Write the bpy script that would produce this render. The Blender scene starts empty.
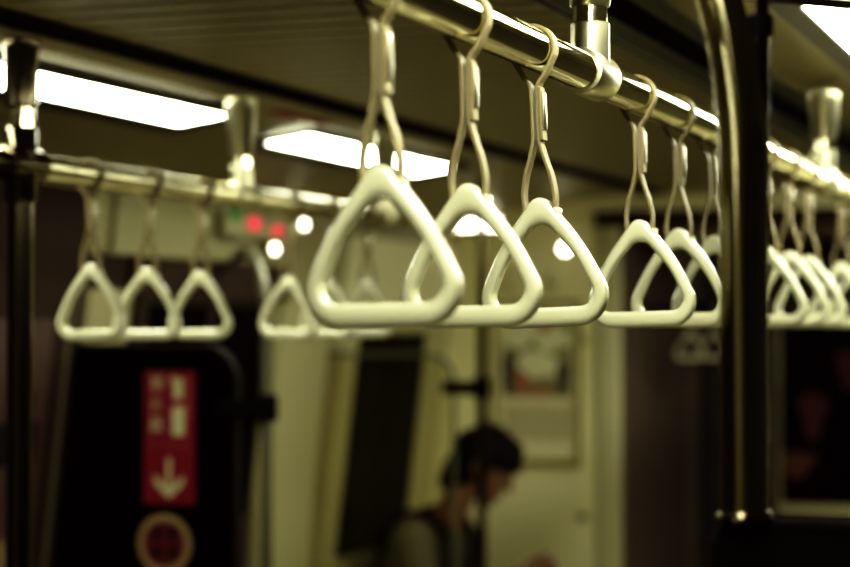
import bpy, bmesh, math, random
from mathutils import Vector, Matrix
random.seed(7)
C = bpy.context.scene.collection
PI = math.pi
CAM_Z = 1.62          # eye height; train axis is +Y, car centre is x = -1.16
CX = -1.16

# ------------------------------------------------------------------ materials
MATS = {}
def mat(name, col, rough=0.5, metal=0.0, var=0.08, scale=12.0, bump=0.0, spec=0.5, coat=0.0, emit=None, es=0.0):
    if name in MATS: return MATS[name]
    m = bpy.data.materials.new(name); m.use_nodes = True
    nt = m.node_tree; nd = nt.nodes; b = nd['Principled BSDF']
    b.inputs['Roughness'].default_value = rough
    b.inputs['Metallic'].default_value = metal
    b.inputs['Specular IOR Level'].default_value = spec
    b.inputs['Coat Weight'].default_value = coat
    tc = nd.new('ShaderNodeTexCoord'); nz = nd.new('ShaderNodeTexNoise')
    nz.inputs['Scale'].default_value = scale; nz.inputs['Detail'].default_value = 3
    nt.links.new(tc.outputs['Object'], nz.inputs['Vector'])
    mx = nd.new('ShaderNodeMix'); mx.data_type = 'RGBA'
    mx.inputs[6].default_value = tuple(c*(1-var) for c in col)+(1,)
    mx.inputs[7].default_value = tuple(min(1, c*(1+var)) for c in col)+(1,)
    nt.links.new(nz.outputs['Fac'], mx.inputs[0]); nt.links.new(mx.outputs[2], b.inputs['Base Color'])
    if bump:
        bp = nd.new('ShaderNodeBump'); bp.inputs['Strength'].default_value = bump; bp.inputs['Distance'].default_value = 0.002
        nt.links.new(nz.outputs['Fac'], bp.inputs['Height']); nt.links.new(bp.outputs['Normal'], b.inputs['Normal'])
    if emit:
        b.inputs['Emission Color'].default_value = tuple(emit)+(1,); b.inputs['Emission Strength'].default_value = es
    MATS[name] = m
    return m

def glass_mat(name, tint, refl):
    m = bpy.data.materials.new(name); m.use_nodes = True
    nt = m.node_tree; nt.nodes.clear(); nd = nt.nodes
    out = nd.new('ShaderNodeOutputMaterial'); tr = nd.new('ShaderNodeBsdfTransparent'); gl = nd.new('ShaderNodeBsdfGlossy')
    tr.inputs[0].default_value = tuple(tint)+(1,); gl.inputs['Roughness'].default_value = .08
    gl.inputs[0].default_value = (.9, .88, .7, 1)
    fr = nd.new('ShaderNodeFresnel'); fr.inputs[0].default_value = 1.45
    mu = nd.new('ShaderNodeMath'); mu.operation = 'MULTIPLY'; mu.inputs[1].default_value = refl
    ms = nd.new('ShaderNodeMixShader')
    nt.links.new(fr.outputs[0], mu.inputs[0]); nt.links.new(mu.outputs[0], ms.inputs[0])
    nt.links.new(tr.outputs[0], ms.inputs[1]); nt.links.new(gl.outputs[0], ms.inputs[2]); nt.links.new(ms.outputs[0], out.inputs[0])
    return m

CREAM  = mat('cream_plastic', (.57,.555,.395), .18, 0, .03, 30, 0, .5, .25)
POLEM  = mat('dark_pole', (.40,.36,.23), .14, 1, .05, 40)
SATIN  = mat('satin_chrome', (.80,.76,.55), .24, 1, .03, 40)
BUCK   = mat('buckle_metal', (.38,.36,.26), .3, 1, .05, 60)
STRAP  = mat('tan_strap', (.21,.17,.085), .55, 0, .12, 220, .25)
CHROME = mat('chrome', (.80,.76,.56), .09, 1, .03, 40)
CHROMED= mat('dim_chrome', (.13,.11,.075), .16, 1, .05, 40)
ALU    = mat('brushed_aluminium', (.58,.55,.38), .30, 1, .06, 60, .05)
CEIL   = mat('ceiling_panel', (.42,.39,.23), .5, 0, .05, 6)
COVE   = mat('ceiling_edge', (.30,.27,.15), .45, 0, .05, 5)
GROOVE = mat('ceiling_groove', (.035,.026,.013), .7)
BAND   = mat('black_slot', (.004,.004,.003), .9, 0, .1, 20, 0, .03)
BANDG  = mat('slot_edge', (.06,.068,.042), .4, 0, .1, 20)
FRAME  = mat('light_frame', (.03,.022,.014), .5)
LIGHT  = mat('diffuser', (.9,.9,.8), .5, 0, .0, 5, 0, .5, 0, (.97,1,.80), 23.0)
LIGHTB = mat('diffuser_boosted', (.9,.9,.8), .5, 0, .0, 5, 0, .5, 0, (.97,1,.80), 38.0)  # stronger than the other diffusers, only to brighten the end wall from off frame
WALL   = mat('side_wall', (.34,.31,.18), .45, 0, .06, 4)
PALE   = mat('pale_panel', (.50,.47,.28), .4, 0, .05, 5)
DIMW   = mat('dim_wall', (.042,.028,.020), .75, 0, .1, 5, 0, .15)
DARKW  = mat('dark_wall', (.035,.03,.02), .4, 0, .1, 5)
ENDW   = mat('end_wall', (.92,.87,.54), .45, 0, .06, 3)
BLACK  = mat('black_glass', (.003,.002,.002), .25, 0, .1, 5, 0, .05)
RUBBER = mat('black_rubber', (.004,.004,.004), .85, 0, .1, 30, 0, .06)
BELL   = mat('bellows_fabric', (.13,.095,.075), .6, 0, .1, 8)
DOORM  = mat('gangway_door', (.03,.02,.015), .4, 0, .1, 6)
FLOOR  = mat('floor_vinyl', (.31,.275,.18), .5, 0, .3, 60)
RED    = mat('red_sign', (.17,.006,.022), .5, 0, .05, 8)
REDL   = mat('red_lamp', (.6,.02,.04), .4, 0, .02, 8, 0, .5, 0, (1,.03,.12), .8)
GREENL = mat('green_lamp', (.02,.2,.04), .4, 0, .02, 8, 0, .5, 0, (.02,.3,.06), .25)
WHITEL = mat('white_glow', (.9,.9,.7), .4, 0, .02, 8, 0, .5, 0, (1,.96,.75), 9)  # glow shared by the lamp bar, the glints and one disc
SIGNW  = mat('sign_white', (.46,.44,.27), .5, 0, .05, 20)
SIGNF  = mat('sign_faint', (.24,.09,.06), .5)
PAPER  = mat('poster_paper', (.80,.74,.48), .6, 0, .05, 10)
SKIN   = mat('skin', (.24,.125,.078), .5, 0, .06, 20)
HAIR   = mat('hair', (.004,.003,.003), .6, 0, .2, 80, 0, .15)
SHIRT  = mat('grey_shirt', (.17,.155,.105), .8, 0, .1, 40)
DARKC  = mat('dark_cloth', (.012,.010,.010), .8, 0, .2, 40, 0, .2)
SEATM  = mat('seat_plastic', (.12,.13,.07), .4, 0, .05, 10)
TINT   = glass_mat('tinted_glass', (.92,.91,.85), .3)
HEADM  = mat('header_board', (.30,.28,.16), .4, 0, .06, 4)
PALE2  = mat('bright_panel', (.85,.82,.55), .4, 0, .04, 4)
DALU   = mat('dim_aluminium', (.12,.115,.075), .55, .4, .05, 40)
EDGEM  = mat('dark_edge', (.012,.011,.008), .6, 0, .05, 40)
TINTD  = glass_mat('dark_tinted_glass', (.06,.055,.05), .25)

# ------------------------------------------------------------------ helpers
def link(o): C.objects.link(o); return o
def tag(o, label=None, cat=None, group=None, kind=None):
    if label: o['label'] = label
    if cat: o['category'] = cat
    if group: o['group'] = group
    if kind: o['kind'] = kind
    return o
def empty(name, loc=(0,0,0)):
    o = bpy.data.objects.new(name, None); o.location = Vector(loc); o.empty_display_size = .05
    return link(o)
def finish(name, bm, m, parent=None, smooth=True, mats=None, angle=40):
    me = bpy.data.meshes.new(name)
    bmesh.ops.recalc_face_normals(bm, faces=bm.faces)
    if smooth:
        for f in bm.faces: f.smooth = True
        for e in bm.edges:
            if len(e.link_faces) == 2 and e.calc_face_angle(0) > math.radians(angle): e.smooth = False
    bm.to_mesh(me); bm.free()
    for x in (mats or [m]): me.materials.append(x)
    o = bpy.data.objects.new(name, me)
    if parent: o.parent = parent
    return link(o)
def box(bm, x0,x1,y0,y1,z0,z1, bevel=0, mi=0):
    r = bmesh.ops.create_cube(bm, size=1)
    vs = r['verts']
    for v in vs:
        v.co = Vector(((x0+x1)/2+v.co.x*(x1-x0), (y0+y1)/2+v.co.y*(y1-y0), (z0+z1)/2+v.co.z*(z1-z0)))
    fs = set(f for v in vs for f in v.link_faces)
    for f in fs: f.material_index = mi
    if bevel:
        es = list(set(e for v in vs for e in v.link_edges))
        bmesh.ops.bevel(bm, geom=es, offset=bevel, segments=2, affect='EDGES', profile=.5)
    return bm
def loft(bm, rings, closed=False, cap=True, mi=0):
    vr = [[bm.verts.new(p) for p in r] for r in rings]
    n = len(vr[0]); m = len(vr)
    for i in range(m if closed else m-1):
        a, b = vr[i], vr[(i+1) % m]
        for j in range(n):
            f = bm.faces.new((a[j], a[(j+1)%n], b[(j+1)%n], b[j])); f.material_index = mi
    if cap and not closed:
        for r in (vr[0], vr[-1]):
            f = bm.faces.new(r); f.material_index = mi
    return bm
def tube(bm, pts, rad, seg=20, mi=0, cap=True):
    """round tube through pts; rad one number or one per point"""
    pts = [Vector(p) for p in pts]; rads = rad if isinstance(rad, (list, tuple)) else [rad]*len(pts)
    rings = []; up = None
    for i, p in enumerate(pts):
        d = (pts[min(i+1, len(pts)-1)] - pts[max(i-1, 0)]).normalized()
        if d.length < 1e-6: d = Vector((0,0,1))
        if up is None: up = Vector((1,0,0)) if abs(d.x) < .8 else Vector((0,1,0))
        u = (up - d*up.dot(d)).normalized(); v = d.cross(u); up = u
        rings.append([p + (u*math.cos(2*PI*k/seg) + v*math.sin(2*PI*k/seg))*rads[i] for k in range(seg)])
    return loft(bm, rings, False, cap, mi)
def lathe(bm, prof, seg=28, mi=0, axis='z', at=(0,0,0)):
    """prof: list of (radius, height) spun around an axis through `at`"""
    rings = []
    for r, h in prof:
        ring = []
        for k in range(seg):
            a = 2*PI*k/seg
            c, s = r*math.cos(a), r*math.sin(a)
            p = {'z': (c, s, h), 'y': (c, h, s), 'x': (h, c, s)}[axis]
            ring.append(Vector(p)+Vector(at))
        rings.append(ring)
    return loft(bm, rings, False, True, mi)
def copy_tree(o, parent=None):
    c = o.copy(); C.objects.link(c)
    if parent: c.parent = parent
    for ch in [x for x in bpy.data.objects if x.parent == o]: copy_tree(ch, c)
    return c
def struct(o): o['kind'] = 'structure'; return o

# ------------------------------------------------------------------ the car shell
Z_C = CAM_Z + .477         # ceiling height
T0, T1 = -2.6, 7.0        # back and end wall along the car
def wx(z):                # left side wall leans in towards the top
    if z >= .8: return -2.45 - .12*(1.6-z)
    return -2.546
WR = .62                  # right wall, behind the photographer's shoulder

bm = bmesh.new(); box(bm, -2.75, WR+.15, T0-.1, 13.0, -.06, 0)
struct(finish('floor', bm, FLOOR, None, False))

# left wall: sheet following the leaning section, cove at the top is part of the ceiling
prof = [(-2.546,0),(-2.546,.8),(wx(1.2),1.2),(wx(1.6),1.6),(wx(1.96),1.96),(-2.60,1.96),(-2.70,1.6),(-2.70,0)]
def extrude_prof(prof, t0, t1, name, m):
    bm = bmesh.new()
    loft(bm, [[Vector((x, t, z)) for x, z in prof] for t in (t0, t1)])
    return struct(finish(name, bm, m, None, True, None, 25))
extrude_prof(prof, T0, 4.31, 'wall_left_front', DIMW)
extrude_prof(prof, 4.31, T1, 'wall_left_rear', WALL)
extrude_prof([(WR,0),(WR,1.96),(WR+.12,1.96),(WR+.12,0)], T0, T1, 'wall_right', DARKW)
bm = bmesh.new(); box(bm, -2.7, WR+.12, T0-.1, T0, 0, Z_C+.05)
struct(finish('wall_back', bm, PALE, None, False))

# ceiling: centre louvre panel, outer strips, coves
bm = bmesh.new()
cprof = []
a0, a1 = (-2.407,1.955), (-2.10, Z_C-.045)
for k in range(9):
    a = PI/2*k/8
    cprof.append((a1[0] - (a1[0]-a0[0])*math.cos(a), a0[1] + (a1[1]-a0[1])*math.sin(a)))
cprof.append((-1.80, Z_C))
rc = [(-.52,Z_C),(-.22,Z_C-.045)]
for k in range(9):
    a = PI/2*(1-k/8)
    rc.append((-.22+(WR+.22)*math.cos(a), a0[1]+(Z_C-.046-a0[1])*math.sin(a)))
full = cprof + [(-1.60,Z_C)]
top = lambda p: [(x, z+.05) for x, z in reversed(p)]
loft(bm, [[Vector((x,t,z)) for x,z in full+top(full)] for t in (T0,T1)])
full2 = [(-.82,Z_C)] + rc
loft(bm, [[Vector((x,t,z)) for x,z in full2+top(full2)] for t in (T0,T1)])
# louvred centre: slats running across the car, 9 cm apart, as real steps
xs0, xs1 = -1.60, -.82
t = T0
while t < T1-.01:
    te = min(t+.092, T1)
    box(bm, xs0, xs1, t, te-.014, Z_C, Z_C+.05)
    box(bm, xs0, xs1, te-.014, te, Z_C+.012, Z_C+.05, 0, 1)
    t += .092
struct(finish('ceiling', bm, None, None, True, [COVE, GROOVE], 30))
# the two dark air slots beside the centre panel
for name, x0, x1, gl in (('trim_slot_left', -1.688,-1.602, 0), ('trim_slot_right', -.818,-.67, 1)):
    bm = bmesh.new()
    box(bm, x0, x1, T0+.01, T1-.01, Z_C-.004, Z_C, 0, 0)
    if gl:
        box(bm, x0-.006, x0+.052, T0+.01, T1-.01, Z_C-.007, Z_C, 0, 1)
        box(bm, x0-.010, x0+.004, T0+.01, T1-.01, Z_C-.012, Z_C, .003, 2)
        box(bm, x1-.03, x1+.006, T0+.01, T1-.01, Z_C-.007, Z_C, 0, 1)
    struct(finish(name, bm, None, None, False, [BAND, BANDG, mat('slot_lip', (.22,.23,.15), .4)]))

# ------------------------------------------------------------------ ceiling lights
def rrect(x0,x1,y0,y1,r,n=5):
    pts = []
    for cx, cy, a in ((x1-r,y1-r,0),(x0+r,y1-r,PI/2),(x0+r,y0+r,PI),(x1-r,y0+r,1.5*PI)):
        for k in range(n+1):
            b = a+PI/2*k/n; pts.append((cx+r*math.cos(b), cy+r*math.sin(b)))
    return pts
def ceiling_light(x0, x1, t0, t1, label, m=None):
    side = -1 if x0 < CX else 1            # panels tip down towards the side wall
    r = empty('ceiling_light', ((x0+x1)/2, (t0+t1)/2, Z_C-.0225)); tag(r, label, 'ceiling light', 'strip lights in the ceiling')
    r.rotation_euler = (0, side*math.atan(.149), 0)
    hx, ht = (x1-x0)/2, (t1-t0)/2
    bm = bmesh.new()
    o_ = rrect(-hx-.045, hx+.045, -ht-.045, ht+.045, .03); i_ = rrect(-hx, hx, -ht, ht, .014)
    loft(bm, [[Vector((x,y,z)) for x,y in s] for s, z in ((o_, -.001),(o_,-.014),(i_,-.010),(i_,-.001))], True)
    finish('light_frame', bm, FRAME, r)
    bm = bmesh.new()
    loft(bm, [[Vector((x,y,z)) for x,y in i_] for z in (-.007,-.002)])
    finish('diffuser', bm, m or LIGHT, r)
    return r
LX = (-1.980, -1.86); RX = (-.462, -.328)
ceiling_light(*LX, -2.2, -.6, 'ceiling strip light behind the photographer, out of frame')
ceiling_light(*LX, 2.15, 3.905, 'bright rectangular ceiling strip light left of the aluminium hanger post')
ceiling_light(*LX, 4.346, 5.40, 'bright ceiling strip light right of the hanger post, above the largest triangular handle')
ceiling_light(*RX, .69, 2.40, 'bright ceiling strip light over the nearest row of handles')
ceiling_light(*RX, 2.84, 4.64, 'white ceiling light cut off by the upper right corner of the photo')
ceiling_light(*RX, 5.08, 6.8, 'farthest ceiling strip light on the near rail side, out of frame, boosted to brighten the end wall', LIGHTB)

# ------------------------------------------------------------------ end wall, gangway, next car
GL, GR = -1.80, -.55      # gangway opening
bm = bmesh.new()
box(bm, -2.62, GL, T1, T1+.08, 0, Z_C+.05)
box(bm, GR, WR+.1, T1, T1+.08, 0, Z_C+.05)
box(bm, GL, GR, T1, T1+.08, 2.0, Z_C+.05)
struct(finish('wall_end', bm, ENDW, None, False))
bm = bmesh.new()
box(bm, GL-.075, GL+.005, T1-.018, T1, 0, 2.0, .006)
struct(finish('trim_gangway', bm, PALE))
bm = bmesh.new()
box(bm, GL-.075, WR, T1-.022, T1, 1.985, 2.035, .004)
struct(finish('trim_lintel', bm, DIMW))
# bellows: folded fabric walls
def bellows(x, sgn):
    bm = bmesh.new(); n = 12; pts = []
    for k in range(n+1):
        t = T1+.085 + (k/n)*.82
        d = .05 if k % 2 else 0
        pts.append((x - sgn*d, t))
    for k in range(n, -1, -1):
        pts.append((x - sgn*.12, T1+.085+(k/n)*.82))
    loft(bm, [[Vector((px, t, z)) for px, t in pts] for z in (0, 2.0)])
    return bm
tag(finish('gangway_bellows', bellows(GL+.02, 1), BELL, None, True, None, 70),
    'dark brown folded gangway bellows beside the pale end wall with the poster', 'gangway bellows', 'gangway bellows')
tag(finish('gangway_bellows', bellows(GR-.02, -1), BELL, None, True, None, 70),
    'dark folded gangway bellows hidden behind the near curved pole', 'gangway bellows', 'gangway bellows')
bm = bmesh.new(); box(bm, GL-.1, GR+.1, T1+.08, T1+.92, 1.95, 2.05)
struct(finish('ceiling_gangway', bm, BELL, None, False))
# next car shell
bm = bmesh.new()
T2 = T1+.92
box(bm, -2.62, GL+.10, T2, T2+.06, 0, 2.1); box(bm, GR-.06, .7, T2, T2+.06, 0, 2.1)
box(bm, -2.62, -2.55, T2, 13, 0, 2.1); box(bm, .6, .7, T2, 13, 0, 2.1); box(bm, -2.62, .7, 12.9, 13, 0, 2.1)
struct(finish('wall_next_car', bm, BELL, None, False))
bm = bmesh.new(); box(bm, -2.62, .7, T2, 13, 2.05, 2.12)
struct(finish('ceiling_next_car', bm, CEIL, None, False))
# half-open gangway door with a window, standing at the far end of the bellows
dr = empty('door_2', (0, T2+.10, 0)); struct(dr)
DX0, DX1 = -1.40, GR-.02
zs0, zs1 = .885, 1.66
bm = bmesh.new()
box(bm, DX0-.30, DX0+.0, 0, .04, 0.0, 1.98); box(bm, DX1, DX1+.02, 0, .04, 0.0, 1.98)
box(bm, DX0, DX1, 0, .04, 0, zs0); box(bm, DX0, DX1, 0, .04, zs1, 1.98)
struct(finish('door_leaf', bm, DOORM, dr, False))
bm = bmesh.new(); box(bm, DX0, DX1, .012, .02, zs0, zs1)
struct(finish('door_pane', bm, BLACK, dr, False))
bm = bmesh.new()
box(bm, DX0, DX0+.014, -.012, .0, zs0, zs1, .003); box(bm, DX0, DX1, -.020, .0, zs0-.005, zs0+.035, .004)
struct(finish('window_frame', bm, PALE, dr))
def blob_sheet(bm, cx, cz, rx, rz, y, n=20, wob=.18, ph=0):
    pts = []
    for k in range(n):
        a = 2*PI*k/n; w = 1+wob*math.sin(3*a+ph)+.5*wob*math.sin(5*a+2*ph)
        pts.append(Vector((cx+rx*w*math.cos(a), y, cz+rz*w*math.sin(a))))
    bm.faces.new([bm.verts.new(p) for p in pts]); return bm
REDD = mat('dim_red', (.10,.02,.022), .6); PINKD = mat('dim_pink', (.13,.045,.03), .6)  # colours of the flat patches on the gangway door pane
for cx, cz, rx, rz, m, lab in ((-1.262,1.28,.055,.10,REDD,'dim red upright patch on the dark gangway door window, largest of its patches'),
                               (-1.33,1.08,.075,.055,PINKD,'dim pinkish patch low on the gangway door window'),
                               (-1.122,1.46,.045,.085,REDD,'dim red patch at the upper right of the gangway door window')):
    bm = bmesh.new(); blob_sheet(bm, cx, cz, rx, rz, T2+.105)
    r = bmesh.ops.extrude_face_region(bm, geom=list(bm.faces))
    for v in [g for g in r['geom'] if isinstance(g, bmesh.types.BMVert)]: v.co.y += .004
    tag(finish('window_patch', bm, m, None, False), lab, 'notice', 'patches on the gangway door')

# screw caps on the end wall
for zc in (1.575, .94):
    for xx in (-1.925,):
        bm = bmesh.new(); lathe(bm, [(.001,-.004),(.016,-.004),(.02,0),(.02,.006)], 16, 0, 'y', (xx, T1-.004, zc))
        tag(finish('screw_cap', bm, WALL), 'round screw cap on the pale end wall, %s' % ('level with the poster' if zc > 1.2 else 'below the poster beside the reader'), 'screw cap', 'screw caps on the end wall')

r = empty('end_wall_lamp', (-2.32, T1, 2.0)); tag(r, 'small bright lamp bar high on the end wall, seen through the second handle', 'lamp')
bm = bmesh.new(); box(bm, -.105, .105, -.03, -.001, -.032, .032, .006); finish('lamp_housing', bm, ALU, r)
bm = bmesh.new(); box(bm, -.09, .09, -.034, -.0302, -.02, .02, .001); finish('glow_lens', bm, WHITEL, r)
for xx, zz, rad, m, lab in ((-1.985,1.905,.020,WHITEL,'round glowing disc on the end wall, seen through the third handle'),
                            (-2.19,1.785,.022,PALE2,'left of two pale round discs on the end wall, seen through the third handle'),
                            (-2.03,1.79,.020,PALE2,'right of two pale round discs on the end wall, seen through the third handle')):  # one glowing and two pale round discs set on the end wall
    r = empty('wall_disc', (xx, T1, zz)); tag(r, lab, 'wall fitting', 'round discs on the end wall')
    bm = bmesh.new(); lathe(bm, [(rad+.008,.002),(rad+.008,-.012),(rad+.003,-.016)], 20, 0, 'y'); finish('disc_ring', bm, ALU, r)
    bm = bmesh.new(); lathe(bm, [(rad,-.0165),(rad*.85,-.024),(rad*.5,-.029),(.001,-.03)], 20, 0, 'y'); finish('disc_face', bm, m, r)

# poster on the end wall
PXL, PXR, PZ0, PZ1 = -2.243, -1.945, 1.145, 1.70
po = empty('framed_poster', ((PXL+PXR)/2, T1, (PZ0+PZ1)/2))
tag(po, 'framed poster with a picture above columns of text on the pale end wall', 'poster')
hx, hz = (PXR-PXL)/2, (PZ1-PZ0)/2
bm = bmesh.new()
o_ = rrect(-hx-.02,hx+.02,-hz-.03,hz+.02,.012,3); i_ = rrect(-hx,hx,-hz,hz,.004,3)
loft(bm, [[Vector((x,y,z)) for x,z in s] for s,y in ((o_,-.002),(o_,-.016),(i_,-.014),(i_,-.002))], True)
finish('poster_frame', bm, mat('poster_frame', (.36,.33,.15), .45), po)
bm = bmesh.new(); box(bm, -hx, hx, -.006, -.003, -hz, hz)
finish('poster_sheet', bm, PAPER, po, False)
PG = mat('poster_grey', (.10,.10,.07), .6); PW = mat('poster_white', (.80,.78,.52), .6); PP = mat('poster_pink', (.42,.20,.13), .6)
PO = mat('poster_olive', (.30,.28,.13), .6)
bm = bmesh.new()
def pblob(cx, cz, rx, rz, y, mi, ph=0, wob=.14):
    n0 = len(bm.faces); blob_sheet(bm, cx, cz, rx, rz, y, 24, wob, ph); bm.faces.ensure_lookup_table(); bm.faces[n0].material_index = mi
box(bm, -.128, .128, -.0072, -.0062, -.055, .255, 0, 3)
pblob(-.07,.18,.075,.055,-.0076,1,.4); pblob(.06,.16,.07,.05,-.0078,1,1.9); pblob(.03,.205,.028,.025,-.0082,2,.7)
pblob(0,.06,.10,.05,-.0080,1,2.6); pblob(-.105,.03,.03,.075,-.0084,0,1.1); pblob(.10,.02,.025,.06,-.0084,0,.2)
pblob(-.06,.0,.03,.045,-.0086,2,.9); pblob(.01,-.035,.06,.015,-.0086,2,.1)
finish('poster_picture', bm, None, po, False, [PG, PW, PP, PO])
bm = bmesh.new()
for k in range(14):
    x = -.118+.0182*k
    box(bm, x, x+.007, -.0072, -.0062, -.215+.02*random.random(), -.085)
finish('text_columns', bm, mat('poster_ink', (.26,.22,.12), .7), po, False)

# ------------------------------------------------------------------ left side wall fittings
def wall_box(bm, t0, t1, z0, z1, d0, d1, mi=0, nz=3):
    """slab lying on the leaning left wall; d = distance in from the wall"""
    rings = []
    for k in range(nz+1):
        z = z0+(z1-z0)*k/nz
        rings.append([Vector((wx(z)+d0,t0,z)),Vector((wx(z)+d1,t0,z)),Vector((wx(z)+d1,t1,z)),Vector((wx(z)+d0,t1,z))])
    return loft(bm, rings, False, True, mi)
# sliding doors
d1_ = empty('door_1', (0,0,0)); struct(d1_)
for a, b in ((4.60,5.0),(5.003,5.40)):
    bm = bmesh.new(); wall_box(bm, a, b, .03, 1.74, .002, .014)
    lf = struct(finish('door_leaf', bm, DOORM, d1_, False))
    bm = bmesh.new(); wall_box(bm, a+.03, b-.03, .82, 1.68, .014, .018)
    struct(finish('door_pane', bm, BLACK, lf, False))
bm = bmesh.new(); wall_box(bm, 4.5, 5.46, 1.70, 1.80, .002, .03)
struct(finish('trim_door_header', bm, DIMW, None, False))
bm = bmesh.new(); wall_box(bm, 4.55, 4.585, .03, 1.70, .002, .02); wall_box(bm, 4.34, 4.55, .6, 1.53, .002,.016,1)
struct(finish('trim_door_post', bm, None, None, False, [DIMW, BLACK]))
bm = bmesh.new(); wall_box(bm, 4.248, 4.262, .5, 1.72, .001, .005)
struct(finish('trim_partition_left', bm, mat('dim_trim', (.17,.15,.09), .5), None, False))
bm = bmesh.new(); wall_box(bm, 4.315, 4.53, 1.53, 1.715, .002, .012)
struct(finish('trim_pillar_left', bm, WALL, None, False))
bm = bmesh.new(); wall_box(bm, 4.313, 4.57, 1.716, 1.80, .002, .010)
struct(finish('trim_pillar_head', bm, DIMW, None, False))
bm = bmesh.new(); wall_box(bm, 5.46, 5.83, .03, 1.70, .002, .03)
struct(finish('trim_pillar_right', bm, mat('door_pillar', (.40,.375,.22), .4, 0, .05, 5), None, False))
bm = bmesh.new(); wall_box(bm, 5.835, 5.86, .4, 1.60, .002, .02)
struct(finish('trim_seal', bm, DIMW, None, False))
# window behind the second partition
w_ = empty('window_1', (0,0,0)); struct(w_)
bm = bmesh.new(); wall_box(bm, 6.10, 6.76, .86, 1.60, .004, .012)
struct(finish('window_pane', bm, BLACK, w_, False))
bm = bmesh.new()
wall_box(bm, 5.97, 6.10, .80, 1.66, .002, .02); wall_box(bm, 6.76, 6.99, .80, 1.66, .002, .02); wall_box(bm, 6.10, 6.76, 1.60, 1.66, .002, .02)
struct(finish('window_frame', bm, PALE, w_, False))
bm = bmesh.new(); wall_box(bm, 6.0, 6.78, .81, .86, .002, .06)
struct(finish('window_sill', bm, PALE, w_, False))
# advertising strip panels above door and window
for t0, t1, z0, z1, lab in ((4.40,5.42,1.815,1.945,'pale lit advertising panel above the dark sliding doors'),
                            (5.95,6.95,1.70,1.915,'pale lit panel above the window by the end wall')):
    r = empty('header_panel', (wx((z0+z1)/2), (t0+t1)/2, (z0+z1)/2)); tag(r, lab, 'panel', 'header panels')
    bm = bmesh.new(); wall_box(bm, t0, t1, z0, z1, .003, .016)
    for v in bm.verts: v.co -= r.location
    finish('panel_board', bm, HEADM if t0 < 5 else PALE2, r, False)
    bm = bmesh.new()
    for a, b, c, d in ((t0-.01,t1+.01,z0-.012,z0),(t0-.01,t1+.01,z1,z1+.010)): wall_box(bm, a, b, c, d, .003, .02)
    for v in bm.verts: v.co -= r.location
    finish('panel_frame', bm, WALL, r, False)
# dim poster on the wall left of the first partition
r = empty('wall_poster', (wx(1.3), 3.9, 1.3)); tag(r, 'dim brownish poster with a dark figure on the side wall behind the left pole', 'poster')
bm = bmesh.new(); wall_box(bm, 3.72, 4.17, .98, 1.64, .003, .008)
for v in bm.verts: v.co -= r.location
finish('poster_sheet', bm, mat('dim_poster', (.08,.048,.038), .6, 0, .35, 9), r, False)
bm = bmesh.new(); wall_box(bm, 4.0, 4.11, 1.36, 1.47, .009, .011); wall_box(bm, 3.96, 4.14, 1.30, 1.40, .0095, .0115); wall_box(bm, 3.76, 4.12, 1.06, 1.13, .009, .011, 1)
for v in bm.verts: v.co -= r.location
finish('poster_figure', bm, None, r, False, [DARKC, mat('dim_strip', (.22,.17,.10), .6)])
# door indicator lamps
r = empty('door_indicator', (wx(1.9)+.022, 5.19, 1.905)); tag(r, 'door indicator box with red and green lamps above the right door pillar', 'indicator')
bm = bmesh.new(); box(bm, .001, .03, -.24, .14, -.035, .036, .005)
finish('housing', bm, HEADM, r)
for yy, zz, m, rad in ((-.20,.022,GREENL,.014),(-.075,.006,REDL,.019),(.085,-.006,REDL,.014)):
    bm = bmesh.new(); lathe(bm, [(rad*1.05,.0),(rad,.012),(rad*.7,.02),(.001,.023)], 18, 0, 'x', (.028,yy,zz)); finish('lamp', bm, m, r)
for tt, zz, rad, lab in ((5.27,1.846,.014,'round white reflection glint, built as a glowing disc just below the red door indicator'),
                         (5.46,1.925,.014,'round white reflection glint, built as a glowing disc right of the red door indicator')):  # white reflection glints, built as small glowing discs
    r = empty('wall_glint', (wx(zz)+.022, tt, zz)); tag(r, lab, 'lamp', 'white round glints on the wall')
    bm = bmesh.new(); lathe(bm, [(.021,.001),(.021,.03),(.018,.034)], 20, 0, 'x'); finish('glint_ring', bm, ALU, r)
    bm = bmesh.new(); lathe(bm, [(rad,.034),(rad*.8,.042),(.001,.046)], 20, 0, 'x'); finish('glow_lens', bm, WHITEL, r)
# red notice on the ceiling between the two lights
bm = bmesh.new(); box(bm, -1.84, -1.78, 4.02, 4.30, Z_C-.004, Z_C-.001)
tag(finish('ceiling_notice', bm, mat('ceiling_red', (.30,.03,.03), .6), None, False), 'small red notice on the ceiling between the two strip lights', 'notice')

# ------------------------------------------------------------------ seat-end partitions
def partition(name, T, x_in, ztop, z0, m, label, inner_side=1, x_out=None, edge=EDGEM, grp='seat-end partitions', rad=.085):
    """upright panel across the seat end, top inner corner rounded"""
    r = empty(name, (x_in, T, 0)); tag(r, label, 'partition', grp)
    def outl(off):
        R = rad-off; pts = []
        top = ztop-off; xi = -off*inner_side
        xo = (lambda z: (wx(z)+.005 if x_out is None else x_out) - x_in)
        pts.append((xo(z0), z0+off))
        for k in range(1, 6): z = z0+(top-z0)*k/6; pts.append((xo(max(z,z0)), z))
        pts.append((xo(top), top))
        for k in range(9):
            a = PI/2*(1-k/8)
            pts.append((xi-inner_side*R+inner_side*R*math.cos(a), top-R+R*math.sin(a)))
        pts.append((xi, z0+off))
        return pts
    bm = bmesh.new(); o_ = outl(0.004)
    loft(bm, [[Vector((x, y, z)) for x, z in o_] for y in (-.006, .006)])
    finish('partition_panel', bm, m, r, True, None, 30)
    bm = bmesh.new()
    arc = outl(0)[6:]
    tube(bm, [Vector((x, 0, z)) for x, z in arc], .007, 10)
    finish('edge_trim', bm, edge, r)
    return r
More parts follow.
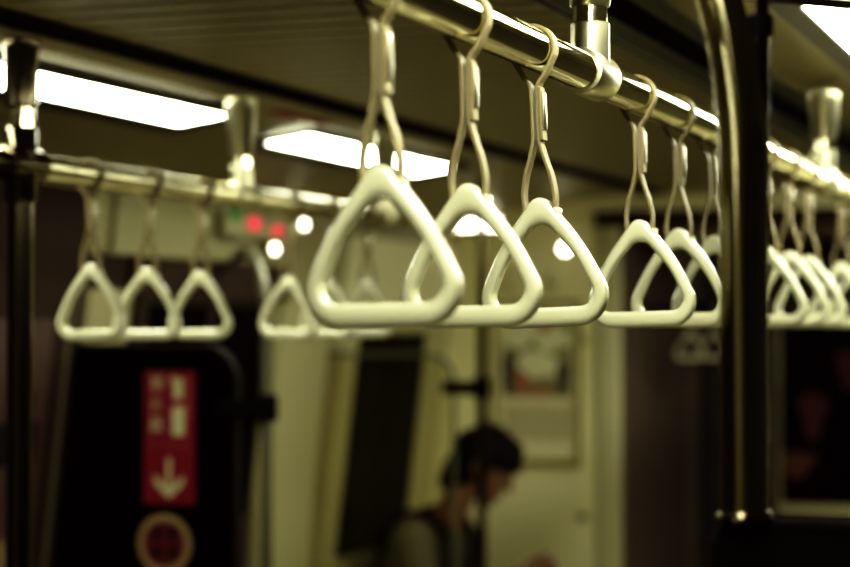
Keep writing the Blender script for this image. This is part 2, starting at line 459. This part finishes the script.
PTA = 4.295; XA = -2.02
partition('glass_partition', PTA, XA, 1.575, .35, TINTD, 'dark glass seat-end partition carrying the red sign and the round sticker')
PTB = 5.90; XB = -2.035
partition('glass_partition', PTB, XB, 1.535, .35, TINT, 'grey-green glass seat-end partition with a rounded corner beside the reader', 1, None, SEATM)
partition('seat_partition', 1.595, -.326, 1.462, .30, RUBBER, 'black seat-end partition under the near curved pole', -1, WR-.01, RUBBER, 'seat-end partitions', .02)

# grab poles at the partitions
def clamp_pole(T, x, zc, zt, dx, label):
    r = empty('grab_pole', (x, T, 0)); tag(r, label, 'pole', 'grab poles by the partitions')
    bm = bmesh.new()
    pts = [Vector((0,0,.0)), Vector((0,0,1.0)), Vector((0,0,zt-.25))]
    if dx > 0:
        for k in range(1, 9):
            a = PI/2*k/8; pts.append(Vector((0,0,zt-.25)) + Vector((-.2*(1-math.cos(a)), .30*(1-math.cos(a)), .20*math.sin(a))))
        pts.append(Vector((wx(zt-.05)-x+.045, .75, zt-.05)))
    else: pts += [Vector((0,0,zt)), Vector((0,0,Z_C-.003))]
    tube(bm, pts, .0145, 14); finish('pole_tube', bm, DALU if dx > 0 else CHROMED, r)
    bm = bmesh.new()
    lathe(bm, [(.019,-.032),(.026,-.028),(.026,.028),(.019,.032)], 16, 0, 'z', (0,0,zc))
    tube(bm, [Vector((.0,-.028,zc)), Vector((-.112,-.028,zc))], .013, 12)
    box(bm, -.115, .02, -.042, -.015, zc-.020, zc+.020, .006)
    finish('pole_clamp', bm, RUBBER, r)
    return r
clamp_pole(PTA, -1.945, CAM_Z-.188, 1.86, 1, 'pale grab pole beside the dark glass partition with the red sign')
clamp_pole(PTB, -1.945, CAM_Z-.186, 1.99, -1, 'thin grab pole with a black clamp, in front of the reader')

# near curved pole on the black partition
r = empty('curved_pole', (-.305, 1.595, 1.466)); tag(r, 'thick dark chrome pole curving at its top, standing on the black partition', 'pole')
bm = bmesh.new()
pts = [Vector((0,0,.004)), Vector((0,0,.12)), Vector((0,0,.24))]
H0 = .28
for k in range(0, 17):
    s = k/16; z = H0 + (Z_C-1.466-.002-H0)*s
    pts.append(Vector((-.10*s**1.9, 0, z)))
tube(bm, pts, .0195, 32); finish('pole_tube', bm, POLEM, r)
bm = bmesh.new()
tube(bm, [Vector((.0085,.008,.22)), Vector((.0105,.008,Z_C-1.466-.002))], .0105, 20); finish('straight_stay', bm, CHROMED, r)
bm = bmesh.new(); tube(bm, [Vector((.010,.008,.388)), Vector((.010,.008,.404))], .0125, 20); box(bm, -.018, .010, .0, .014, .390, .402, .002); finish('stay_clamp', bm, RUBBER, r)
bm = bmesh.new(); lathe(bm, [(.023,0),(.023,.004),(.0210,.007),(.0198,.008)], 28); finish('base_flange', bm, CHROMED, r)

# ------------------------------------------------------------------ overhead rails
RAIL_R = .021
def hanger(parent, y, zr):
    """ceiling hanger: sleeve, chrome neck, T socket on the rail; zr = rail height, local to parent at rail height"""
    top = Z_C - zr - .022
    bm = bmesh.new(); lathe(bm, [(.031,top),(.031,top-.012),(.030,top-.014),(.0228,.078),(.0215,.076)], 28, 0, 'z', (0,y,0))
    h = finish('hanger_sleeve', bm, ALU, parent)
    bm = bmesh.new(); lathe(bm, [(.0195,.0775),(.0195,.054)], 28, 0, 'z', (0,y,0)); finish('hanger_neck', bm, CHROME, h)
    bm = bmesh.new()
    lathe(bm, [(.0205,.0585),(.0222,.0565),(.0222,.0)], 28, 0, 'z', (0,y,0))
    L = .044
    lathe(bm, [(.0212,-L),(.0255,-L+.001),(.0262,-L+.004),(.0262,L-.004),(.0255,L-.001),(.0212,L)], 32, 0, 'y', (0,y,0))
    finish('hanger_socket', bm, ALU, h)
    return h
def rail(x, zr, y0, y1, hangers, label, m=None):
    r = empty('overhead_rail', (x, 0, zr)); tag(r, label, 'handrail', 'overhead handrails')
    bm = bmesh.new(); lathe(bm, [(.012,y0-.006),(.019,y0-.004),(RAIL_R,y0),(RAIL_R,y1),(.019,y1+.004),(.012,y1+.006)], 40, 0, 'y')
    finish('rail_tube', bm, m or CHROME, r)
    for y in hangers: hanger(r, y, zr)
    return r
NX, NZ = -.5895, CAM_Z+.284
FX, FZ = -1.70, CAM_Z+.261
rail(NX, NZ, .3, 6.9, (.47, 2.178, 3.90, 5.60), 'chrome overhead rail carrying the large near row of triangular handles')
rail(FX, FZ, 2.8575, 4.50, (3.63, 4.43), 'chrome overhead rail carrying the far small row of handles', SATIN)

rail(FX, FZ, 1.2, 2.7425, (1.92,), 'short end of a chrome rail left of the dark pole at the photo edge')
# floor-to-ceiling pole on the far rail
r = empty('stanchion_pole', (FX, 2.800, 0)); tag(r, 'dark chrome floor-to-ceiling pole at the left edge, clamped to the far rail', 'pole')
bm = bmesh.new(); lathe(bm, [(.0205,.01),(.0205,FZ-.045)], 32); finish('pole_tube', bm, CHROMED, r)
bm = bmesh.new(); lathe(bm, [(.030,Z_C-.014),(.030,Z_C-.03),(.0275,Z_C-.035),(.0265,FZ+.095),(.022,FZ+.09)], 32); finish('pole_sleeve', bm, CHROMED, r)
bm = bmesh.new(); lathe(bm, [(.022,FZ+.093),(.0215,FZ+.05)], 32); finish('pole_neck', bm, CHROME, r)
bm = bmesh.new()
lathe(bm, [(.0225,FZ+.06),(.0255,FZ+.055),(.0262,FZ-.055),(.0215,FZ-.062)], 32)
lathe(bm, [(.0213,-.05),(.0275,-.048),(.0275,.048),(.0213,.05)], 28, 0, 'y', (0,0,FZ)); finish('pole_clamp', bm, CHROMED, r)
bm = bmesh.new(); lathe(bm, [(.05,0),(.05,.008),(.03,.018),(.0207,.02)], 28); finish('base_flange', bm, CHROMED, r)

# ------------------------------------------------------------------ triangular strap handle
def rtri(vx, y0, yv, rb, rt, bulge, na=9, ne=12):
    """rounded triangle: base half-width vx at y0, apex yv; same point count whatever the size"""
    V = [Vector((-vx,y0)), Vector((vx,y0)), Vector((0,yv))]; R = [rb, rb, rt]
    arcs = []
    for i in range(3):
        p, a, b = V[i], V[i-1], V[(i+1)%3]
        da, db = (a-p).normalized(), (b-p).normalized()
        half = da.angle(db)/2; c = p+(da+db).normalized()*(R[i]/math.sin(half))
        s = p+da*(R[i]/math.tan(half)); e = p+db*(R[i]/math.tan(half))
        a0 = math.atan2(s.y-c.y, s.x-c.x); a1 = math.atan2(e.y-c.y, e.x-c.x)
        d = (a1-a0+PI) % (2*PI)-PI
        arcs.append([c+Vector((math.cos(a0+d*k/na), math.sin(a0+d*k/na)))*R[i] for k in range(na+1)])
    pts = []
    for i in range(3):
        pts += arcs[i]
        s, e = arcs[i][-1], arcs[(i+1)%3][0]
        n = Vector((e.y-s.y, -(e.x-s.x))).normalized()
        for k in range(1, ne):
            u = k/ne; pts.append(s.lerp(e, u) + n*(bulge*math.sin(PI*u) if i else 0))
    return pts
HL = .284
def make_handle():
    r = empty('hanging_handle')
    out = rtri(.0925, 0, .1425, .031, .0125, .0036); inn = rtri(.0640, .0200, .1192, .014, .0175, .0036)
    bm = bmesh.new(); NS = 18; rings = []
    for o, i in zip(out, inn):
        c = (o+i)/2; h = (o-i)/2; ring = []
        for k in range(NS):
            a = 2*PI*k/NS; ca, sa = math.cos(a), math.sin(a); e = 2/3.3
            u = math.copysign(abs(ca)**e, ca); v = math.copysign(abs(sa)**e, sa)
            p = c+h*u; ring.append(Vector((p.x, v*.0105, p.y)))
        rings.append(ring)
    loft(bm, rings, True); finish('grip', bm, CREAM, r, True, None, 60)
    # strap: loop over the rail, pinched, then a second loop down into the grip
    zc = HL; R = RAIL_R+.0024
    path = []
    for k in range(25):
        a = -.42+ (PI+.84)*k/24
        path.append((R*math.cos(a), zc+R*math.sin(a)))
    right = [(.0115,zc-.0275),(.0062,zc-.0345),(.0032,zc-.042),(.0028,zc-.06),(.0028,zc-.088),(.0040,zc-.098),(.0085,zc-.115),
             (.0128,zc-.128),(.0155,zc-.141),(.0165,zc-.151),(.0155,zc-.166)]
    ctrl = [Vector((x,z)) for x,z in reversed(right)] + [Vector(p) for p in path] + [Vector((-x,z)) for x,z in right]
    # smooth
    pts = []
    for i in range(len(ctrl)-1):
        p0,p1,p2,p3 = ctrl[max(i-1,0)],ctrl[i],ctrl[i+1],ctrl[min(i+2,len(ctrl)-1)]
        for k in range(3):
            t = k/3
            pts.append(.5*((2*p1)+(p2-p0)*t+(2*p0-5*p1+4*p2-p3)*t*t+(3*p1-p0-3*p2+p3)*t**3))
    pts.append(ctrl[-1])
    def band(bm, pts, w, th):
        rings = []
        for i, p in enumerate(pts):
            d = (pts[min(i+1,len(pts)-1)]-pts[max(i-1,0)]).normalized(); n = Vector((d.y,-d.x))
            a, b = p+n*th/2, p-n*th/2; q = .0006
            rings.append([Vector((a.x,-w/2+q,a.y)),Vector((a.x,w/2-q,a.y)),Vector(((a.x+b.x)/2,w/2,(a.y+b.y)/2)),
                          Vector((b.x,w/2-q,b.y)),Vector((b.x,-w/2+q,b.y)),Vector(((a.x+b.x)/2,-w/2,(a.y+b.y)/2))])
        loft(bm, rings)
    bm = bmesh.new(); band(bm, pts, .0150, .0032)
    st = finish('strap', bm, STRAP, r, True, None, 50)
    # overlapping strap end
    bm = bmesh.new()
    band(bm, [Vector((x,z)) for x,z in ((.0062,zc-.040),(.0063,zc-.06),(.0063,zc-.08),(.0068,zc-.094))], .0155, .0034)
    finish('strap_end', bm, STRAP, st)
    # buckle plate with two rivets
    bm = bmesh.new()
    box(bm, .0079,.0103,-.0052,.0052,zc-.083,zc-.045,.0009)
    finish('buckle', bm, BUCK, r)
    # the lip where the strap enters the grip
    bm = bmesh.new(); box(bm, .0145, .0205, -.0085, .0085, .1125, .1205, .0014)
    finish('strap_slot', bm, CREAM, r)
    return r
PITCH = .214
proto = make_handle()
used = [False]
def place(x, y, zr, label, group, swing=0, yaw=0, s=1):
    o = proto if not used[0] else copy_tree(proto); used[0] = True
    h = HL*s
    o.rotation_euler = (0, swing, yaw); o.scale = (s, s, s)
    o.location = (x - math.sin(swing)*h, y, zr - h*math.cos(swing))
    return tag(o, label, 'strap handle', group)
near0 = 1.5425
near_lab = {0:'largest cream triangular handle, nearest the camera at the left of the near row',
 1:'second cream triangular handle of the near row, partly behind the largest one',
 2:'third cream triangular handle of the near row, just left of the ceiling bracket',
 4:'fourth cream triangular handle of the near row, just right of the ceiling bracket',
 5:'fifth cream triangular handle of the near row, second right of the ceiling bracket',
 6:'sixth cream triangular handle of the near row, partly cut by the thick pole',
 8:'cream triangular handle just right of the thick pole, cut by its edge',
 9:'second cream triangular handle right of the thick pole',
 10:'third cream triangular handle right of the thick pole, before the far bracket',
 12:'cream triangular handle at the right edge of the photo, just past the far bracket',
 13:'farthest cream triangular handle at the right edge, half out of the photo'}
tj = {0:-.024, 1:-.016, 2:-.014, 4:-.004, 5:.004}
sw = {0:-.022, 1:-.023, 2:-.047, 4:-.024, 5:-.015, 6:-.044, 8:-.02, 9:-.035, 10:-.025, 12:-.01, 13:-.03}
yawj = {0:.0,1:.01,2:-.015,4:.01,5:-.01,6:.02,8:-.02,9:.01,10:.0,12:.02,13:-.01}
for k, lab in near_lab.items():
    place(NX, near0+PITCH*k + tj.get(k,0), NZ, lab, 'triangular handles on the near rail', sw[k], yawj[k])
far_lab = {0:'leftmost small cream triangular handle on the far rail',
 1:'second small cream handle from the left on the far rail',
 2:'third small cream handle on the far rail, just left of its ceiling bracket',
 4:'small cream handle on the far rail just right of its ceiling bracket',
 5:'small far-rail handle mostly hidden behind the left side of the largest handle',
 6:'farthest small far-rail handle, seen through and below the largest handle'}
for k, lab in far_lab.items():
    place(FX, 3.022+PITCH*k, FZ, lab, 'triangular handles on the far rail', random.uniform(-.03,.03), random.uniform(-.05,.05))
# two handles of the next car seen through the gangway
rl = empty('gangway_rail', (0,0,1.74)); tag(rl, 'short dim rail under the gangway ceiling', 'handrail')
bm = bmesh.new(); tube(bm, [Vector((-1.60,7.12,0)), Vector((-1.60,7.9,0))], .0175, 16); finish('rail_tube', bm, CHROMED, rl)
for yy in (7.15,7.85):
    bm = bmesh.new(); tube(bm, [Vector((-1.60,yy,.015)), Vector((-1.60,yy,1.949-1.74))], .009, 12); finish('rail_post', bm, CHROMED, rl)
rl2 = copy_tree(rl); rl2.location = (.075, 0, 0.0); rl2.location.z = 1.74
tag(rl2, 'second short dim rail under the gangway ceiling, nearer the door', 'handrail'); tag(rl, group='gangway rails'); rl2['group'] = 'gangway rails'
for x, y, lab in ((-1.60,7.32,'left one of two pale handles in the gangway, seen below the near row'),
               (-1.525,7.40,'right one of two pale handles in the gangway, beside the thick pole')):
    place(x, y, 1.74, lab, 'handles in the gangway', 0, 0, .85)

# ------------------------------------------------------------------ red sign and round sticker on the dark partition
def text_mesh(s, size, m, parent, loc, name, spacing=1.0):
    cu = bpy.data.curves.new('t', 'FONT'); cu.body = s; cu.size = size; cu.align_x = 'CENTER'; cu.align_y = 'CENTER'; cu.extrude = .0004
    cu.space_character = spacing; cu.offset = .0
    o = bpy.data.objects.new('t', cu); C.objects.link(o); bpy.context.view_layer.update()
    me = bpy.data.meshes.new_from_object(o.evaluated_get(bpy.context.evaluated_depsgraph_get()))
    bpy.data.objects.remove(o)
    me.materials.clear(); me.materials.append(m)
    me.transform(Matrix.Rotation(PI/2, 4, 'X'))
    t = bpy.data.objects.new(name, me); t.location = loc; t.parent = parent
    return link(t)
SY = PTA-.0075
sg = empty('extinguisher_sign', (-2.195, SY, 1.359)); tag(sg, 'red upright fire extinguisher sign with white symbols and a down arrow on dark glass', 'sign')
hw, hh = .0685, .159
bm = bmesh.new(); p_ = rrect(-hw,hw,-hh,hh,.004,3); loft(bm, [[Vector((x,y,z)) for x,z in p_] for y in (-.0015,.0008)]); finish('sign_plate', bm, RED, sg)
for k, ch in enumerate('滅火器'):
    text_mesh(ch, .040, SIGNW, sg, (-.034, -.0022, .128-.050*k), 'sign_lettering')
text_mesh('FIRE EXTINGUISHER', .0135, SIGNF, sg, (0, -.0022, -.018), 'sign_lettering')
bm = bmesh.new()     # extinguisher pictogram: head, body, hose
box(bm, .010,.036,-.0022,-.0016,.092,.142,.0002); box(bm, .004,.020,-.0022,-.0016,.126,.146)
box(bm, .008,.042,-.0022,-.0016,.004,.074,.0002)
finish('sign_symbol', bm, SIGNW, sg, False)
bm = bmesh.new(); box(bm, .050,.056,-.0022,-.0016,.036,.14); box(bm, .036,.056,-.0022,-.0016,.134,.14); finish('sign_hose', bm, SIGNF, sg, False)
bm = bmesh.new()
box(bm, -.006,.006,-.0022,-.0016,-.128,-.048)
for s in (-1,1):
    q = [(0,-.146),(0,-.122),(s*.040,-.088),(s*.040,-.110)]
    vs = [bm.verts.new(Vector((x,-.0020-.0002*s,z))) for x,z in q]; bm.faces.new(vs)
finish('sign_arrow', bm, SIGNW, sg, False)
st = empty('round_sticker', (-2.207, SY, 1.106)); tag(st, 'round prohibition sticker with a cream ring and red centre below the red sign', 'sticker')
def disc(name, r0, r1, y, m):
    bm = bmesh.new(); n = 40
    if r0 <= 0: lathe(bm, [(r1,y),(r1,y-.0006)], n, 0, 'y')
    else:
        loft(bm, [[Vector((r*math.cos(2*PI*k/n), yy, r*math.sin(2*PI*k/n))) for k in range(n)] for r, yy in ((r0,y),(r1,y),(r1,y-.0008),(r0,y-.0008))], True)
    return finish(name, bm, m, st, False)
disc('sticker_disc', 0, .056, 0, mat('sticker_red', (.10,.006,.015), .5))
disc('sticker_ring', .054, .072, -.0002, mat('sticker_cream', (.27,.20,.10), .5))
bm = bmesh.new()
for x, z in ((-.021,.024),(.021,.024),(-.021,-.022),(.021,-.022)):
    box(bm, x-.010,x+.010,-.0016,-.0008,z-.012,z+.012,.0002); box(bm, x-.004,x+.012,-.0016,-.0009,z+.012,z+.018)
finish('sticker_symbols', bm, DARKC, st, False)

# ------------------------------------------------------------------ bench and the seated reader
bench = empty('bench_seat', (-2.3, 6.45, 0)); tag(bench, 'side bench seat against the wall under the window, holding the reader', 'bench')
bm = bmesh.new(); box(bm, -.21,.25,-.50,.50,.34,.395,.02); finish('seat', bm, SEATM, bench)
bm = bmesh.new(); box(bm, -.225,-.165,-.50,.50,.45,.79,.02); finish('backrest', bm, SEATM, bench)
bm = bmesh.new(); box(bm, -.20,.12,-.48,.48,.0,.339); finish('base', bm, DIMW, bench, False)

def blob_mesh(name, caps, m, parent, vox=.006, smooth=6, mfun=None, mats=None):
    """one continuous skin grown over tapered capsules (p0, p1, r0, r1)"""
    bm = bmesh.new()
    for p0, p1, r0, r1 in caps:
        p0, p1 = Vector(p0), Vector(p1); L = (p1-p0).length
        n = max(1, int(L/(min(r0, r1)*.35)))
        for k in range(n+1):
            u = k/n; rr = r0+(r1-r0)*u
            mtx = Matrix.Translation(p0.lerp(p1, u)) @ Matrix.Scale(rr, 4)
            bmesh.ops.create_icosphere(bm, subdivisions=2, radius=1, matrix=mtx)
            if L < 1e-5: break
    me = bpy.data.meshes.new(name); bm.to_mesh(me); bm.free()
    o = bpy.data.objects.new(name, me); C.objects.link(o)
    md = o.modifiers.new('r', 'REMESH'); md.mode = 'VOXEL'; md.voxel_size = vox
    ms = o.modifiers.new('s', 'SMOOTH'); ms.iterations = smooth; ms.factor = .5
    bpy.context.view_layer.update()
    me2 = bpy.data.meshes.new_from_object(o.evaluated_get(bpy.context.evaluated_depsgraph_get()))
    o.modifiers.clear(); o.data = me2; bpy.data.meshes.remove(me)
    for x in (mats or [m]): me2.materials.append(x)
    for p in me2.polygons:
        p.use_smooth = True
        if mfun: p.material_index = mfun(p.center)
    o.parent = parent
    return o
PT = 6.34
per = empty('person', (-2.235, PT, 0)); tag(per, 'seated person with short black hair, head bowed over something held in both hands', 'person')
# local frame: +x forward (into the car), -y the person's right, z up
V = Vector
hip = V((-.06,0,.545)); waist = V((-.085,0,.68)); chest = V((-.055,0,.84)); neck0 = V((.015,0,.965))
HC = V((.160,0,1.163))                       # head centre
pitch = math.radians(30)
def hd(x, y, z):                             # head frame (x to the face, z crown) -> person frame
    c, s = math.cos(pitch), math.sin(pitch)
    return HC + V((x*c + z*s, y, -x*s + z*c))
body = []
for yy in (-.085, 0, .085): body.append((hip+V((0,yy,0)), waist+V((0,yy*.85,0)), .105, .095))
for yy in (-.10, 0, .10): body.append((waist+V((0,yy*.7,0)), chest+V((0,yy,0)), .095, .10))
body.append((chest+V((0,-.10,.06)), chest+V((0,.10,.06)), .085, .085))
body += [(chest+V((.0,0,.06)), neck0, .09, .06), (neck0, hd(-.03,0,-.07), .056, .052)]
# head
body += [(hd(-.012,0,.035), hd(.02,0,.03), .088, .080), (hd(-.03,0,.02), hd(-.03,0,.02), .086, .086),
         (hd(.03,0,-.02), hd(.045,0,-.075), .062, .040), (hd(.045,0,-.085), hd(.066,0,-.098), .03, .022),
         (hd(.092,0,.008), hd(.108,0,-.026), .010, .014), (hd(.086,-.016,-.062), hd(.086,.016,-.062), .011, .011),
         (hd(.082,-.016,-.074), hd(.082,.016,-.074), .011, .011), (hd(.084,-.03,.018), hd(.084,.03,.018), .013, .013)]
for s in (-1,1): body += [(hd(-.008,s*.084,.012), hd(-.004,s*.082,-.022), .016, .011)]
def arm(s):
    sh = V((-.035, s*.185, .925)); el = V((.035, s*.235, .69)); wr = V((.275, s*.105, .800))
    c = [(chest+V((0,s*.10,.07)), sh, .075, .062), (sh, el, .056, .042), (el, wr, .042, .027)]
    palm = wr+V((.055, -s*.022, .018))
    c += [(wr, palm, .025, .026), (palm+V((0,0,.012)), palm+V((0,0,-.014)), .021, .021)]
    for k, (dz, L) in enumerate(((.026,.040),(.010,.046),(-.006,.043),(-.021,.034))):
        a = palm+V((.020,-s*.004,dz)); b = a+V((L*.62,-s*.012,.004)); e = b+V((L*.10,-s*.030,.002))
        c += [(a,b,.0088,.0082),(b,e,.0082,.0070)]
    a = palm+V((-.012,-s*.018,.026)); b = a+V((.022,-s*.016,.022)); e = b+V((.024,-s*.010,.004))
    c += [(a,b,.0105,.0092),(b,e,.0092,.0075)]
    return c, sh, el, wr
armsR, shR, elR, wrR = arm(-1); armsL, shL, elL, wrL = arm(1)
body += armsR + armsL
legs = []
for s in (-1,1):
    hp = V((-.03, s*.09, .525)); kn = V((.40, s*.12, .505)); an = V((.36, s*.12, .09))
    legs += [(hp, kn, .082, .058), (kn, an, .056, .036)]
    body += [(hp, kn, .078, .054), (kn, an, .050, .032), (an, V((.36,s*.12,.05)), .034,.034), (an+V((0,0,-.045)), an+V((.14,0,-.055)), .034, .026)]
blob_mesh('body', body, SKIN, per, .0055, 4)
shirt = []
for yy in (-.085, 0, .085): shirt.append((hip+V((0,yy,.0)), waist+V((0,yy*.85,0)), .117, .109))
for yy in (-.10, 0, .10): shirt.append((waist+V((0,yy*.7,0)), chest+V((0,yy,0)), .108, .113))
shirt += [(chest+V((0,-.10,.06)), chest+V((0,.10,.06)), .097, .097), (chest+V((0,0,.06)), neck0+V((-.02,0,-.03)), .10, .078)]
for s, sh, el, wr in ((-1,shR,elR,wrR),(1,shL,elL,wrL)):
    shirt += [(chest+V((0,s*.10,.07)), sh, .087, .074), (sh, el, .068, .056), (el, el.lerp(wr,.45), .056, .047)]
blob_mesh('shirt', shirt, SHIRT, per, .009, 6)
tr = list(legs) + [(hip+V((.01,-.09,-.03)), hip+V((.01,.09,-.03)), .10, .10)]
blob_mesh('trousers', [(a,b,c*1.12,d*1.15) for a,b,c,d in tr], DARKC, per, .010, 4)
for s in (-1,1):
    an = V((.36, s*.12, .045)); sho = [(an+V((-.04,0,.0)), an+V((.15,0,-.006)), .043, .036)]
    blob_mesh('shoe', sho, RUBBER, per, .008, 3)
hair = [(hd(-.02,0,.050), hd(.025,0,.052), .092, .082), (hd(-.050,0,.02), hd(-.055,0,-.055), .088, .070), (hd(-.072,0,-.05), hd(-.078,0,-.105), .060, .046)]
for s in (-1,1):
    hair += [(hd(-.035,s*.055,.03), hd(-.045,s*.064,-.065), .044, .030), (hd(.02,s*.060,.045), hd(.022,s*.073,-.004), .030, .014),
             (hd(.055,s*.03,.075), hd(.092,s*.032,.040), .035, .016)]
hair += [(hd(.05,0,.085), hd(.098,0,.046), .045, .017)]
blob_mesh('hair', hair, HAIR, per, .006, 3)
for s in (-1,1):
    bm = bmesh.new(); bmesh.ops.create_icosphere(bm, subdivisions=3, radius=.0105, matrix=Matrix.Translation(hd(.083, s*.031, .0)))
    finish('eye', bm, mat('eye', (.2,.17,.12), .3, 0, .5, 60), per)
# backpack straps over both shoulders
for s in (-1,1):
    bm = bmesh.new(); pts = []
    c0 = V((-.045, s*.115, .885))
    for k in range(17):
        a = math.radians(215 - 230*k/16)
        pts.append(V((c0.x+.122*math.cos(a), c0.y+s*.0, c0.z+.122*math.sin(a))))
    pts.append(V((.045, s*.115, .70)))
    rings = []
    for i, p in enumerate(pts):
        d = (pts[min(i+1,len(pts)-1)]-pts[max(i-1,0)]).normalized(); n = V((d.z,0,-d.x))
        rings.append([p+n*.007+V((0,-.028,0)), p+n*.007+V((0,.028,0)), p-n*.012+V((0,.028,0)), p-n*.012+V((0,-.028,0))])
    loft(bm, rings); finish('backpack_strap', bm, DARKC, per)
# phone held between the hands
ph = empty('mobile_phone', (-2.235+.352, PT, .815)); ph.rotation_euler = (0, math.radians(-35), 0)
tag(ph, 'small dark phone held in both hands of the seated person', 'phone')
bm = bmesh.new(); box(bm, -.034,.034,-.032,.032,-.0045,.0045,.003); finish('phone_body', bm, RUBBER, ph)
bm = bmesh.new(); box(bm, -.029,.029,-.029,.029,.0046,.0052); finish('phone_screen', bm, BLACK, ph, False)

# ------------------------------------------------------------------ camera, world, view
cam = bpy.data.cameras.new('camera'); co = bpy.data.objects.new('camera', cam); link(co)
cam.sensor_width = 36; cam.lens = 85; cam.clip_start = .05
co.location = (0,0,CAM_Z); co.rotation_euler = (PI/2+math.radians(1.26), 0, math.radians(19.86))
cam.dof.use_dof = True; cam.dof.focus_distance = 2.15; cam.dof.aperture_fstop = 3.4; cam.dof.aperture_blades = 0
sc = bpy.context.scene; sc.camera = co
w = bpy.data.worlds.new('world'); sc.world = w; w.use_nodes = True
w.node_tree.nodes['Background'].inputs[0].default_value = (.02,.017,.01,1); w.node_tree.nodes['Background'].inputs[1].default_value = .2
sc.view_settings.view_transform = 'Standard'; sc.view_settings.look = 'None'
sc.view_settings.exposure = 0; sc.view_settings.gamma = 1

vs = sc.view_settings; vs.use_curve_mapping = True
cm = vs.curve_mapping
def curve(i, pts):
    c = cm.curves[i]
    while len(c.points) > 2: c.points.remove(c.points[1])
    c.points[0].location = pts[0]; c.points[-1].location = pts[-1]
    for p in pts[1:-1]: c.points.new(*p)
curve(3, [(0,0),(.03,.012),(.12,.098),(.35,.39),(.7,.86),(1,1)])
curve(2, [(0,0),(.1,.098),(.6,.58),(1,1)])
curve(0, [(0,.002),(.1,.103),(.6,.6),(1,1)])
cm.update()
